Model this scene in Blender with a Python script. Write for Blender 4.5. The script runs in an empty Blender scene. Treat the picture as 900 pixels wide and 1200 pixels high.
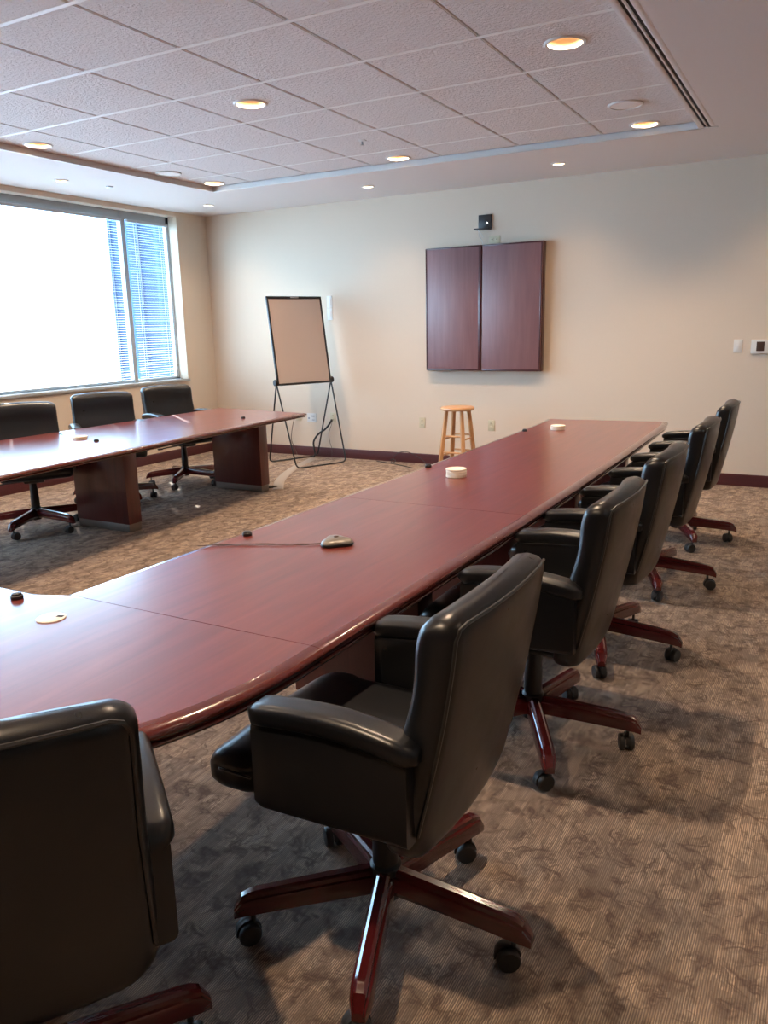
import bpy, bmesh, math, random
from mathutils import Vector, Matrix
random.seed(7)
PI = math.pi
S = bpy.context.scene
COL = S.collection

# ------------------------------------------------------------------ helpers
def link(name, me, mat=None, parent=None, smooth=True):
    o = bpy.data.objects.new(name, me)
    COL.objects.link(o)
    if mat is not None:
        me.materials.append(mat)
    if smooth:
        for p in me.polygons: p.use_smooth = True
    if parent is not None: o.parent = parent
    return o

def from_bm(name, bm, mat=None, parent=None, smooth=True, sharp=35):
    bmesh.ops.recalc_face_normals(bm, faces=bm.faces[:])
    if smooth and sharp:
        lim = math.radians(sharp)
        for e in bm.edges:
            if len(e.link_faces) == 2:
                try:
                    if e.calc_face_angle() > lim: e.smooth = False
                except ValueError: pass
    me = bpy.data.meshes.new(name)
    bm.to_mesh(me); bm.free()
    return link(name, me, mat, parent, smooth)

def tag(o, label, cat, group=None):
    o['label'] = label; o['category'] = cat
    if group: o['group'] = group
    return o

def thing(name, label, cat, loc=(0, 0, 0), rz=0, group=None):
    o = bpy.data.objects.new(name, None); COL.objects.link(o)
    o.empty_display_size = .1
    o.location = loc; o.rotation_euler = (0, 0, rz)
    return tag(o, label, cat, group)

def struct(o):
    o['kind'] = 'structure'; return o

def box(bm, x0, x1, y0, y1, z0, z1, bev=0, seg=2):
    vs = [bm.verts.new((x, y, z)) for x in (x0, x1) for y in (y0, y1) for z in (z0, z1)]
    f = [(0,1,3,2),(4,6,7,5),(0,4,5,1),(2,3,7,6),(0,2,6,4),(1,5,7,3)]
    fs = [bm.faces.new([vs[i] for i in q]) for q in f]
    bmesh.ops.recalc_face_normals(bm, faces=fs)
    if bev:
        es = set(e for q in fs for e in q.edges)
        bmesh.ops.bevel(bm, geom=list(es), offset=bev, segments=seg, profile=.5, affect='EDGES')
    return bm

def loft(bm, secs, cap=True, closed=True, ring=False):
    rows = [[bm.verts.new(p) for p in s] for s in secs]
    n = len(rows[0])
    m = len(rows)
    for i in range(m if ring else m-1):
        a = rows[i]; b = rows[(i+1) % m]
        for j in range(n if closed else n-1):
            bm.faces.new((a[j], a[(j+1) % n], b[(j+1) % n], b[j]))
    if cap and not ring:
        bm.faces.new(rows[0]); bm.faces.new(list(reversed(rows[-1])))
    return bm

def lathe(bm, prof, cx=0, cy=0, n=32, cap0=True, cap1=True, sx=1, sy=1):
    secs = [[(cx+sx*r*math.cos(2*PI*k/n), cy+sy*r*math.sin(2*PI*k/n), z) for k in range(n)] for r, z in prof]
    rows = [[bm.verts.new(p) for p in s] for s in secs]
    for a, b in zip(rows, rows[1:]):
        for j in range(n): bm.faces.new((a[j], a[(j+1) % n], b[(j+1) % n], b[j]))
    if cap0: bm.faces.new(rows[0])
    if cap1: bm.faces.new(list(reversed(rows[-1])))
    return bm

def smooth_path(pts, sub=6):
    P = [Vector(p) for p in pts]; out = []
    for i in range(len(P)-1):
        p0 = P[max(i-1, 0)]; p1 = P[i]; p2 = P[i+1]; p3 = P[min(i+2, len(P)-1)]
        for k in range(sub):
            t = k/sub
            out.append(.5*((2*p1)+(-p0+p2)*t+(2*p0-5*p1+4*p2-p3)*t*t+(-p0+3*p1-3*p2+p3)*t**3))
    out.append(P[-1]); return out

def tube(bm, pts, r, n=8, closed=False, ry=None):
    P = [Vector(p) for p in pts]; m = len(P)
    secs = []; up = Vector((0, 0, 1)); prev = None
    for i in range(m):
        if closed: t = P[(i+1) % m]-P[i-1]
        else: t = P[min(i+1, m-1)]-P[max(i-1, 0)]
        t.normalize()
        a = (prev if prev is not None else (up if abs(t.z) < .9 else Vector((1, 0, 0))))
        a = a - t*a.dot(t)
        if a.length < 1e-4: a = Vector((1, 0, 0)) - t*t.x
        a.normalize(); b = t.cross(a); prev = a
        rr = r[i] if isinstance(r, (list, tuple)) else r
        r2 = ry if ry is not None else rr
        secs.append([tuple(P[i]+a*rr*math.cos(2*PI*k/n)+b*r2*math.sin(2*PI*k/n)) for k in range(n)])
    loft(bm, secs, ring=closed)
    return bm

def rrect(hw, hd, r, nl=8, ns=4, nc=4):
    """rounded rectangle loop in (x,y), counter clockwise, extra points on edges"""
    r = min(r, hw*.98, hd*.98)
    pts = []
    cs = [(hw-r, hd-r, 0), (-hw+r, hd-r, PI/2), (-hw+r, -hd+r, PI), (hw-r, -hd+r, 1.5*PI)]
    for q, (cx, cy, a0) in enumerate(cs):
        arc = [(cx+r*math.cos(a0+PI/2*k/nc), cy+r*math.sin(a0+PI/2*k/nc)) for k in range(nc+1)]
        pts += arc
        nx = cs[(q+1) % 4]
        e = (nx[0]+r*math.cos(nx[2]), nx[1]+r*math.sin(nx[2])); s = arc[-1]
        k_ = nl if q % 2 == 0 else ns
        for k in range(1, k_): pts.append((s[0]+(e[0]-s[0])*k/k_, s[1]+(e[1]-s[1])*k/k_))
    return pts

# ------------------------------------------------------------------ materials
def mat(name, col, rough=.5, metal=0, spec=.5, coat=0, coatr=.1, emit=None, es=0):
    m = bpy.data.materials.new(name); m.use_nodes = True
    b = m.node_tree.nodes['Principled BSDF']
    b.inputs['Base Color'].default_value = (*col, 1)
    b.inputs['Roughness'].default_value = rough
    b.inputs['Metallic'].default_value = metal
    b.inputs['Specular IOR Level'].default_value = spec
    b.inputs['Coat Weight'].default_value = coat
    b.inputs['Coat Roughness'].default_value = coatr
    if emit:
        b.inputs['Emission Color'].default_value = (*emit, 1)
        b.inputs['Emission Strength'].default_value = es
    return m

class NT:
    def __init__(s, m):
        s.t = m.node_tree; s.n = s.t.nodes; s.l = s.t.links; s.b = s.n['Principled BSDF']
        s.tc = s.n.new('ShaderNodeTexCoord')
    def new(s, ty, **k):
        n = s.n.new(ty)
        for a, v in k.items(): setattr(n, a, v)
        return n
    def mapping(s, scale=(1, 1, 1), loc=(0, 0, 0), rot=(0, 0, 0), src=None):
        n = s.new('ShaderNodeMapping'); n.inputs['Scale'].default_value = scale
        n.inputs['Location'].default_value = loc; n.inputs['Rotation'].default_value = rot
        s.l.new(src or s.tc.outputs['Object'], n.inputs['Vector']); return n.outputs[0]
    def noise(s, vec, scale=5, detail=3, rough=.5, dist=0):
        n = s.new('ShaderNodeTexNoise'); n.inputs['Scale'].default_value = scale
        n.inputs['Detail'].default_value = detail; n.inputs['Roughness'].default_value = rough
        n.inputs['Distortion'].default_value = dist
        s.l.new(vec, n.inputs['Vector']); return n
    def ramp(s, fac, stops):
        n = s.new('ShaderNodeValToRGB'); e = n.color_ramp.elements
        while len(e) < len(stops): e.new(.5)
        for i, (p, c) in enumerate(stops):
            e[i].position = p; e[i].color = (*c, 1) if len(c) == 3 else c
        s.l.new(fac, n.inputs[0]); return n.outputs[0]
    def mix(s, fac, a, b, mode='MIX'):
        n = s.new('ShaderNodeMix', data_type='RGBA', blend_type=mode)
        for i, v in ((0, fac), (6, a), (7, b)):
            if isinstance(v, (int, float)): n.inputs[i].default_value = v
            elif isinstance(v, tuple): n.inputs[i].default_value = (*v, 1)
            else: s.l.new(v, n.inputs[i])
        return n.outputs[2]
    def math(s, op, a, b=None):
        n = s.new('ShaderNodeMath', operation=op)
        for i, v in ((0, a), (1, b)):
            if v is None: continue
            if isinstance(v, (int, float)): n.inputs[i].default_value = v
            else: s.l.new(v, n.inputs[i])
        return n.outputs[0]
    def bump(s, h, strength=.3, dist=.002):
        n = s.new('ShaderNodeBump'); n.inputs['Strength'].default_value = strength
        n.inputs['Distance'].default_value = dist
        s.l.new(h, n.inputs['Height']); s.l.new(n.outputs[0], s.b.inputs['Normal'])
    def color(s, c): s.l.new(c, s.b.inputs['Base Color'])

def leather(name, c0, c1, rough):
    m = mat(name, c0, rough, spec=.5)
    t = NT(m); v = t.mapping()
    n = t.noise(v, 9, 3); t.color(t.mix(n.outputs[0], c0, c1))
    r = t.noise(v, 14, 2)
    mr = t.new('ShaderNodeMapRange'); t.l.new(r.outputs[0], mr.inputs[0])
    mr.inputs[3].default_value = rough-.06; mr.inputs[4].default_value = rough+.08
    t.l.new(mr.outputs[0], t.b.inputs['Roughness'])
    vo = t.new('ShaderNodeTexVoronoi'); vo.inputs['Scale'].default_value = 420; t.l.new(v, vo.inputs['Vector'])
    cr = t.noise(v, 22, 4, .6)
    h = t.math('ADD', t.math('MULTIPLY', vo.outputs[0], .25), cr.outputs[0])
    t.bump(h, .14, .002)
    return m

def wood(name, c0, c1, c2, rough, axis='y', coat=0, coatr=.1, scale=1.0):
    m = mat(name, c1, rough, coat=coat, coatr=coatr)
    t = NT(m)
    sc = {'x': (1.2, 16, 16), 'y': (16, 1.2, 16), 'z': (16, 16, 1.2)}[axis]
    v = t.mapping(tuple(q*scale for q in sc))
    n = t.noise(v, 1.6, 6, .62, .6); n2 = t.noise(t.mapping((1.1, 1.1, 1.1)), 1.3, 2)
    f = t.noise(t.mapping(tuple(q*scale*7 for q in sc)), 1.5, 3)
    c = t.ramp(n.outputs[0], [(.28, c0), (.5, c1), (.74, c2)])
    c = t.mix(t.math('MULTIPLY', f.outputs[0], .35), c, c0)
    c = t.mix(t.math('MULTIPLY', n2.outputs[0], .35), c, c2)
    t.color(c)
    t.bump(f.outputs[0], .05, .0006)
    return m

M = {}
M['leather'] = leather('black_leather', (.006, .007, .0095), (.0115, .0115, .013), .30)
M['piping'] = mat('piping_leather', (.03, .028, .027), .34)
M['plastic'] = mat('black_plastic', (.012, .012, .014), .42)
M['wheel'] = mat('wheel_rubber', (.03, .028, .027), .55)
M['chairwood'] = wood('chair_base_wood', (.04, .005, .006), (.085, .009, .010), (.13, .016, .015), .22, 'x', coat=.8, coatr=.08)
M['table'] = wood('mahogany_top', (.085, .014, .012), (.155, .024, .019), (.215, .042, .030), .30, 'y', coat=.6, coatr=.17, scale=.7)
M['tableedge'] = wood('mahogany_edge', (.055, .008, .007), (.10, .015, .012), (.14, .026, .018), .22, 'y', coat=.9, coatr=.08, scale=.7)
M['panel'] = wood('mahogany_panel', (.055, .010, .010), (.095, .017, .015), (.13, .026, .02), .35, 'z', coat=.4, coatr=.2, scale=.6)
M['cabinet'] = wood('mahogany_cabinet', (.16, .072, .078), (.20, .096, .10), (.24, .125, .125), .38, 'z', coat=.2, coatr=.3, scale=.8)
M['cabedge'] = mat('cabinet_edge', (.05, .008, .012), .3, coat=.5)
M['plinth'] = mat('plinth_metal', (.20, .17, .15), .45, metal=.3)
M['oak'] = wood('stool_wood', (.42, .20, .075), (.58, .30, .13), (.68, .40, .19), .4, 'z', coat=.3, coatr=.2)
M['seatoak'] = wood('stool_seat_wood', (.45, .22, .09), (.60, .32, .14), (.68, .40, .2), .4, 'x', coat=.3, coatr=.2)
M['base'] = wood('baseboard_wood', (.045, .010, .012), (.07, .014, .016), (.09, .02, .02), .4, 'x')
M['white'] = mat('white_plastic', (.72, .70, .66), .45)
M['ivory'] = mat('ivory_plastic', (.60, .53, .36), .45)
M['coaster'] = mat('cream_coaster', (.80, .72, .60), .7)
M['metalgrey'] = mat('grey_aluminium', (.42, .43, .44), .35, metal=.6)
M['frame'] = mat('window_frame_paint', (.36, .37, .37), .5)
M['slat'] = mat('white_slat', (.46, .49, .52), .45)
M['cord'] = mat('white_cord', (.75, .76, .78), .7)
M['trimwhite'] = mat('white_ceiling_trim', (.72, .70, .67), .5)
M['gridbar'] = mat('ceiling_grid_bar', (.86, .84, .81), .5)
M['black'] = mat('black_gap', (.01, .01, .01), .8)
M['alu'] = mat('lamp_reflector', (.50, .36, .22), .6)
M['bulb'] = mat('warm_bulb', (1, .9, .8), .5, emit=(1, .72, .42), es=5)
M['brown_screen'] = mat('brown_screen', (.07, .04, .03), .35)
M['led'] = mat('status_light', (.9, .9, .9), .4, emit=(.9, .95, 1), es=3)
M['whiteboard'] = mat('whiteboard_surface', (.56, .46, .41), .28)
M['duct'] = mat('grey_beige_rubber', (.33, .27, .22), .6)
M['silver'] = mat('silver_grey_plastic', (.20, .18, .16), .35, metal=.3)
M['steel'] = mat('steel', (.6, .6, .6), .25, metal=1)
M['greymark'] = mat('grey_print', (.2, .2, .24), .6)

def wall_mat():
    m = mat('cream_wall', (.66, .565, .42), .85)
    t = NT(m); v = t.mapping()
    a = t.noise(v, 60, 3, .6); b = t.noise(v, 1.1, 2)
    c = t.mix(t.math('MULTIPLY', a.outputs[0], .35), (.70, .58, .455), (.64, .525, .41))
    c = t.mix(t.math('MULTIPLY', b.outputs[0], .25), c, (.69, .56, .43))
    t.color(c); t.bump(a.outputs[0], .12, .002); return m
M['wall'] = wall_mat()

def ceil_tile():
    m = mat('ceiling_tile', (.55, .52, .50), .95)
    t = NT(m); v = t.mapping()
    a = t.noise(v, 55, 4, .6); b = t.noise(v, 120, 2)
    h = t.ramp(a.outputs[0], [(.42, (0, 0, 0)), (.62, (1, 1, 1))])
    t.color(t.mix(t.math('MULTIPLY', b.outputs[0], .4), (.74, .685, .66), (.64, .59, .57)))
    t.bump(h, .75, .004); return m
M['tile'] = ceil_tile()
def soffit():
    m = mat('soffit_paint', (.60, .56, .535), .9)
    t = NT(m); a = t.noise(t.mapping(), 120, 2); t.bump(a.outputs[0], .06, .001)
    t.color(t.mix(a.outputs[0], (.74, .69, .66), (.72, .67, .64))); return m
M['soffit'] = soffit()

def dn0(t): return t.noise(t.mapping(), 30, 2).outputs[0]
def carpet():
    m = mat('patterned_carpet', (.3, .24, .2), .95, spec=.15)
    t = NT(m)
    sep = t.new('ShaderNodeSeparateXYZ'); t.l.new(t.tc.outputs['Object'], sep.inputs[0])
    X = sep.outputs[0]; Y = sep.outputs[1]
    wob = t.noise(t.mapping((3, 3, 1)), 6, 2)
    xw = t.math('ADD', X, t.math('MULTIPLY', wob.outputs[0], .003))
    sn = t.math('SINE', t.math('MULTIPLY', xw, 2*PI/.0054))
    rib = t.math('MULTIPLY_ADD', sn, .5); rib.node.inputs[2].default_value = .5
    # blocks of colour that follow the ribs
    bl = t.noise(t.mapping((20, 4.5, 1)), 1.0, 2, .5)
    bl2 = t.noise(t.mapping((62, 9, 1), loc=(3, 5, 0)), 1.0, 2, .6)
    cell = t.new('ShaderNodeTexVoronoi', distance='CHEBYCHEV'); cell.inputs['Scale'].default_value = 1
    t.l.new(t.mapping((26, 11, 1)), cell.inputs['Vector'])
    cs = t.new('ShaderNodeSeparateColor'); t.l.new(cell.outputs['Color'], cs.inputs[0])
    light = t.ramp(bl.outputs[0], [(.30, (.48, .34, .25)), (.45, (.80, .58, .42)), (.60, (.95, .74, .55)), (.75, (.68, .57, .50))])
    light = t.mix(t.math('MULTIPLY', t.math('POWER', cs.outputs[0], 2.0), .75), light, (.27, .205, .16))
    light = t.mix(t.math('MULTIPLY', t.math('POWER', cs.outputs[1], 3.0), .5), light, (.95, .72, .50))
    light = t.mix(t.math('MULTIPLY', bl2.outputs[0], .4), light, (.32, .235, .18))
    dark = (.22, .165, .135)
    c = t.mix(t.math('MULTIPLY', t.math('POWER', rib, 1.4), .95), dark, light)
    # every rib changes tone in short lengths
    fx = t.math('FLOOR', t.math('DIVIDE', xw, .0054))
    wn0 = t.new('ShaderNodeTexWhiteNoise', noise_dimensions='1D'); t.l.new(fx, wn0.inputs['W'])
    fy = t.math('FLOOR', t.math('ADD', t.math('DIVIDE', Y, .055), t.math('MULTIPLY', wn0.outputs['Value'], 7.0)))
    cb = t.new('ShaderNodeCombineXYZ'); t.l.new(fx, cb.inputs[0]); t.l.new(fy, cb.inputs[1])
    wn = t.new('ShaderNodeTexWhiteNoise', noise_dimensions='2D'); t.l.new(cb.outputs[0], wn.inputs['Vector'])
    c = t.mix(t.math('MULTIPLY', t.math('POWER', wn.outputs['Value'], 1.6), .62), c, (.20, .15, .12))
    # square patches
    fpx = t.math('FLOOR', t.math('DIVIDE', t.math('ADD', xw, t.math('MULTIPLY', dn0(t), .02)), .047))
    fpy = t.math('FLOOR', t.math('ADD', t.math('DIVIDE', Y, .10), t.math('MULTIPLY', fpx, .37)))
    cb2 = t.new('ShaderNodeCombineXYZ'); t.l.new(fpx, cb2.inputs[0]); t.l.new(fpy, cb2.inputs[1])
    wp = t.new('ShaderNodeTexWhiteNoise', noise_dimensions='2D'); t.l.new(cb2.outputs[0], wp.inputs['Vector'])
    c = t.mix(t.math('MULTIPLY', t.math('POWER', wp.outputs['Value'], 2.2), .6), c, (.19, .145, .12))
    # leaf veins
    dn = t.noise(t.mapping((1, 1, 1)), 9, 3, .6)
    dv = t.new('ShaderNodeVectorMath', operation='MULTIPLY_ADD')
    t.l.new(dn.outputs['Color'], dv.inputs[0]); dv.inputs[1].default_value = (.26, .26, 0)
    t.l.new(t.tc.outputs['Object'], dv.inputs[2])
    def vein(scale, w, rot, sx, loc=(0, 0, 0)):   # thin branching lines
        mp = t.mapping((sx, 1, 1), rot=(0, 0, rot), loc=loc, src=dv.outputs[0])
        vo = t.new('ShaderNodeTexVoronoi', feature='DISTANCE_TO_EDGE'); vo.inputs['Scale'].default_value = scale
        fl = t.new('ShaderNodeVectorMath', operation='MULTIPLY'); fl.inputs[1].default_value = (1, 1, 0)
        t.l.new(mp, fl.inputs[0]); t.l.new(fl.outputs[0], vo.inputs['Vector'])
        return t.ramp(vo.outputs['Distance'], [(0, (1, 1, 1)), (w, (0, 0, 0))])
    v1 = vein(6.5, .11, .6, 1.5); v2 = vein(11, .10, -.5, 1.2, (4, 2, 0))
    fade = t.noise(t.mapping((1, 1, 1), loc=(9, 1, 0)), 13, 3)
    vv = t.math('MULTIPLY', t.math('MAXIMUM', v1, t.math('MULTIPLY', v2, .8)), t.ramp(fade.outputs[0], [(.40, (0, 0, 0)), (.56, (1, 1, 1))]))
    c = t.mix(t.math('MULTIPLY', vv, .88), c, (.115, .078, .064))
    t.color(c)
    fz = t.noise(t.mapping(), 700, 2)
    t.bump(t.math('ADD', rib, t.math('MULTIPLY', fz.outputs[0], .6)), .5, .003)
    return m
M['carpet'] = carpet()

def glass():
    m = bpy.data.materials.new('window_glass'); m.use_nodes = True
    t = m.node_tree; t.nodes.clear()
    o = t.nodes.new('ShaderNodeOutputMaterial'); a = t.nodes.new('ShaderNodeBsdfTransparent'); g = t.nodes.new('ShaderNodeBsdfGlossy')
    a.inputs[0].default_value = (.93, .97, 1, 1); g.inputs['Roughness'].default_value = .02
    x = t.nodes.new('ShaderNodeMixShader'); x.inputs[0].default_value = .05
    t.links.new(a.outputs[0], x.inputs[1]); t.links.new(g.outputs[0], x.inputs[2])
    t.links.new(x.outputs[0], o.inputs[0]); return m
M['glass'] = glass()

def facade():
    m = mat('blue_glass_facade', (.05, .12, .22), .6, spec=.15)
    t = NT(m); br = t.new('ShaderNodeTexBrick')
    br.offset = 0; br.inputs['Scale'].default_value = 1
    br.inputs['Brick Width'].default_value = 1.5; br.inputs['Row Height'].default_value = 1.9; br.inputs['Mortar Size'].default_value = .07
    br.inputs['Color1'].default_value = (.009, .026, .062, 1); br.inputs['Color2'].default_value = (.013, .038, .085, 1)
    br.inputs['Mortar'].default_value = (.022, .055, .11, 1)
    t.l.new(t.mapping(rot=(PI/2, 0, 0)), br.inputs['Vector'])
    t.color(br.outputs[0]); return m
M['facade'] = facade()

# ------------------------------------------------------------------ key numbers (metres)
YB, XL, ZS = 7.804, -6.787, 2.84      # far wall, window wall, soffit height
XR, YN = 3.1, -3.2                    # walls out of view
TZ, GX, GY, TT = 2.885, -3.686, 3.366, .6736  # tile face height, grid origin, tile pitch
TOP = 3.2
TX0, TX1, TYF = -5.53, -.865, 6.515    # ceiling tray
TYN = GY - 9*TT

# ------------------------------------------------------------------ room shell
bm = bmesh.new(); box(bm, XL-.4, XR+.2, YN-.2, YB+.2, -.1, 0)
struct(from_bm('floor', bm, M['carpet'], smooth=False))
bm = bmesh.new(); box(bm, XL-.4, XR+.2, YB, YB+.2, 0, TOP)
struct(from_bm('wall_far', bm, M['wall'], smooth=False))
bm = bmesh.new(); box(bm, XR, XR+.2, YN, YB, 0, TOP)
struct(from_bm('wall_right', bm, M['wall'], smooth=False))
bm = bmesh.new(); box(bm, XL-.4, XR+.2, YN-.2, YN, 0, TOP)
struct(from_bm('wall_near', bm, M['panel'], smooth=False))  # unseen wall, dark wood put in to cut light bouncing onto chair backs
WY0, WY1, WZ0, WZ1 = .55, 7.30, .935, 2.79   # window opening
WX = XL-.185
bm = bmesh.new()
box(bm, WX, XL, YN, YB, 0, WZ0-.02)
box(bm, WX, XL, WY1, YB, WZ0-.02, TOP)
box(bm, WX, XL, YN, WY0, WZ0-.02, TOP)
box(bm, WX, XL, WY0, WY1, WZ1, TOP)
struct(from_bm('wall_left', bm, M['wall'], smooth=False))
bm = bmesh.new(); box(bm, XL-.4, XR+.2, YN-.2, YB+.2, TOP, TOP+.1)
struct(from_bm('unseen_roof_slab', bm, M['soffit'], smooth=False))  # unseen roof slab over the soffit, closes the room against sky light

def baseboard(name, pts, nrm):
    (x0, y0), (x1, y1) = pts; nx, ny = nrm
    prof = [(0, 0), (.014, 0), (.014, .095), (.010, .106), (.004, .1095), (0, .1095)]
    bm = bmesh.new()
    loft(bm, [[(x+nx*d, y+ny*d, z) for d, z in prof] for x, y in ((x0, y0), (x1, y1))])
    return struct(from_bm(name, bm, M['base']))
baseboard('baseboard_far', ((XL, YB), (XR, YB)), (0, -1))
baseboard('baseboard_left', ((XL, YN), (XL, YB)), (1, 0))
baseboard('baseboard_right', ((XR, YN), (XR, YB)), (-1, 0))
baseboard('baseboard_near', ((XL, YN), (XR, YN)), (0, 1))

# ---- ceiling with round openings for the lamps
def face_hole(bm, x0, x1, y0, y1, z, hole=None, n=32):
    if hole is None:
        bm.faces.new([bm.verts.new(p) for p in ((x0, y0, z), (x0, y1, z), (x1, y1, z), (x1, y0, z))]); return
    cx, cy, r = hole
    sq = []; ci = []
    for k in range(n):
        a = 2*PI*(k+.5)/n; c, s = math.cos(a), math.sin(a)
        tx = ((x1-cx) if c > 0 else (x0-cx))/c; ty = ((y1-cy) if s > 0 else (y0-cy))/s
        if abs(tx) < abs(ty): t_ = tx
        else: t_ = ty
        sq.append((cx+c*t_, cy+s*t_, z)); ci.append((cx+r*c, cy+r*s, z))
    vs = [bm.verts.new(p) for p in sq]; vc = [bm.verts.new(p) for p in ci]
    for k in range(n):
        bm.faces.new((vs[k], vc[k], vc[(k+1) % n], vs[(k+1) % n]))
    for cxn in (x0, x1):            # corner triangles
        for cyn in (y0, y1):
            best = None
            for k in range(n):
                p, q = sq[k], sq[(k+1) % n]
                if (abs(p[0]-cxn) < 1e-6 and abs(q[1]-cyn) < 1e-6) or (abs(p[1]-cyn) < 1e-6 and abs(q[0]-cxn) < 1e-6):
                    if abs(p[0]-q[0]) > 1e-9 and abs(p[1]-q[1]) > 1e-9:
                        bm.faces.new((vs[k], vs[(k+1) % n], bm.verts.new((cxn, cyn, z))))

DOWN = []
for i in (-3, 0, 3):
    for j in (4, 1, -2, -5):
        DOWN.append((GX+(i+.5)*TT, GY+(j+.5)*TT-(.058 if j == 4 else .025)))
SPOT = [(-2.21, 7.15), (-4.12, 7.15), (-6.14, 7.13), (-.32, 7.15), (1.55, 7.15), (-6.20, 5.23), (-6.20, 3.3), (-6.2, 1.4), (1.15, 5.2), (1.15, 3.3), (1.15, 1.4)]  # closing right-hand row is unseen, added to brighten the carpet there
RD, RS = .092, .052

# soffit ring around the tray
bm = bmesh.new()
def cells(x0, x1, y0, y1, z, holes, r):
    hs = [h for h in holes if x0 < h[0] < x1 and y0 < h[1] < y1]
    if not hs: face_hole(bm, x0, x1, y0, y1, z); return
    if x1-x0 <= .31 and y1-y0 <= .31:
        face_hole(bm, x0, x1, y0, y1, z, (hs[0][0], hs[0][1], r)); return
    if (x1-x0) > (y1-y0):
        hs.sort(); cur = x0
        for h in hs:
            face_hole(bm, cur, h[0]-.15, y0, y1, z); cells(h[0]-.15, h[0]+.15, y0, y1, z, [h], r); cur = h[0]+.15
        face_hole(bm, cur, x1, y0, y1, z)
    else:
        hs.sort(key=lambda q: q[1]); cur = y0
        for h in hs:
            face_hole(bm, x0, x1, cur, h[1]-.15, z); cells(x0, x1, h[1]-.15, h[1]+.15, z, [h], r); cur = h[1]+.15
        face_hole(bm, x0, x1, cur, y1, z)
cells(XL, XR, TYF, YB, ZS, SPOT, RS)
cells(XL, TX0, TYN, TYF, ZS, SPOT, RS)
cells(TX1, XR, TYN, TYF, ZS, SPOT, RS)
cells(XL, XR, YN, TYN, ZS, SPOT, RS)
# vertical faces of the tray
for a, b in (((TX0, TYF), (TX1, TYF)), ((TX0, TYN), (TX0, TYF)), ((TX0, TYN), (TX1, TYN))):
    bm.faces.new([bm.verts.new(p) for p in ((*a, ZS), (*b, ZS), (*b, TZ+.06), (*a, TZ+.06))])
ceiling = struct(from_bm('ceiling', bm, M['soffit'], smooth=False))
# tiles
GR = TX1-.115
bt = bmesh.new()
i0, i1 = -3, 4
def tile_edges(x0, x1, y0, y1):
    zb = TZ+.014
    for a, b in (((x0, y0), (x1, y0)), ((x1, y0), (x1, y1)), ((x1, y1), (x0, y1)), ((x0, y1), (x0, y0))):
        bt.faces.new([bt.verts.new(p) for p in ((*a, TZ), (*b, TZ), (*b, zb), (*a, zb))])
g = .011
for i in range(i0, i1):
    for j in range(-9, 5):
        x0 = max(GX+i*TT+g, TX0+.01); x1 = min(GX+(i+1)*TT-g, GR)
        y0 = max(GY+j*TT+g, TYN+.01); y1 = min(GY+(j+1)*TT-g, TYF-.03)
        if x1-x0 < .05 or y1-y0 < .05: continue
        h = [d for d in DOWN if x0 < d[0] < x1 and y0 < d[1] < y1]
        old = bm
        bm = bt
        face_hole(bt, x0, x1, y0, y1, TZ, (h[0][0], h[0][1], RD) if h else None)
        bm = old
        tile_edges(x0, x1, y0, y1)
o = from_bm('ceiling_tiles', bt, M['tile'], ceiling, smooth=False)
b2 = bmesh.new()
for i in range(i0, i1+1):
    x = GX+i*TT
    box(b2, x-.018, x-.006, TYN, TYF-.01, TZ+.003, TZ+.03); box(b2, x+.006, x+.018, TYN, TYF-.01, TZ+.003, TZ+.03); box(b2, x-.018, x+.018, TYN, TYF-.01, TZ+.024, TZ+.032)
for j in range(-9, 6):
    y = GY+j*TT
    box(b2, TX0, GR+.01, y-.013, y+.013, TZ-.0015, TZ+.014)
from_bm('grid_bars', b2, M['gridbar'], ceiling, smooth=False)
# white L-shaped edge trim of the tray, far and left sides
b2 = bmesh.new(); box(b2, TX0, TX1+.012, TYF-.02, TYF+.012, ZS-.004, ZS+.004, .0015); 
box(b2, TX0, TX1, TYF-.012, TYF-.002, ZS, TZ, 0)
struct(from_bm('trim_1', b2, M['trimwhite']))
b2 = bmesh.new(); box(b2, TX0-.012, TX0+.012, TYN, TYF, ZS-.004, ZS+.004, .0015)
struct(from_bm('trim_2', b2, M['trimwhite']))
# linear air slot along the right side of the tray
sl = thing('linear_air_diffuser', 'long double-slot linear air diffuser along the right edge of the tiled ceiling', 'air vent', (GR, 2.0, ZS))
y0, y1 = TYN-2.0, TYF-2.0
W = TX1-GR
b2 = bmesh.new()
zb = 0
box(b2, 0, .034, y0, y1, 0, .05, .001); box(b2, .052, .064, y0, y1, 0, .04, .001); box(b2, .082, W, y0, y1, 0, .05, .001)
from_bm('frame', b2, M['soffit'], sl)
b2 = bmesh.new(); box(b2, .02, W-.02, y0, y1, .007, .012)
from_bm('slot', b2, M['black'], sl)['label'] = 'dark slots of the diffuser'

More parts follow.
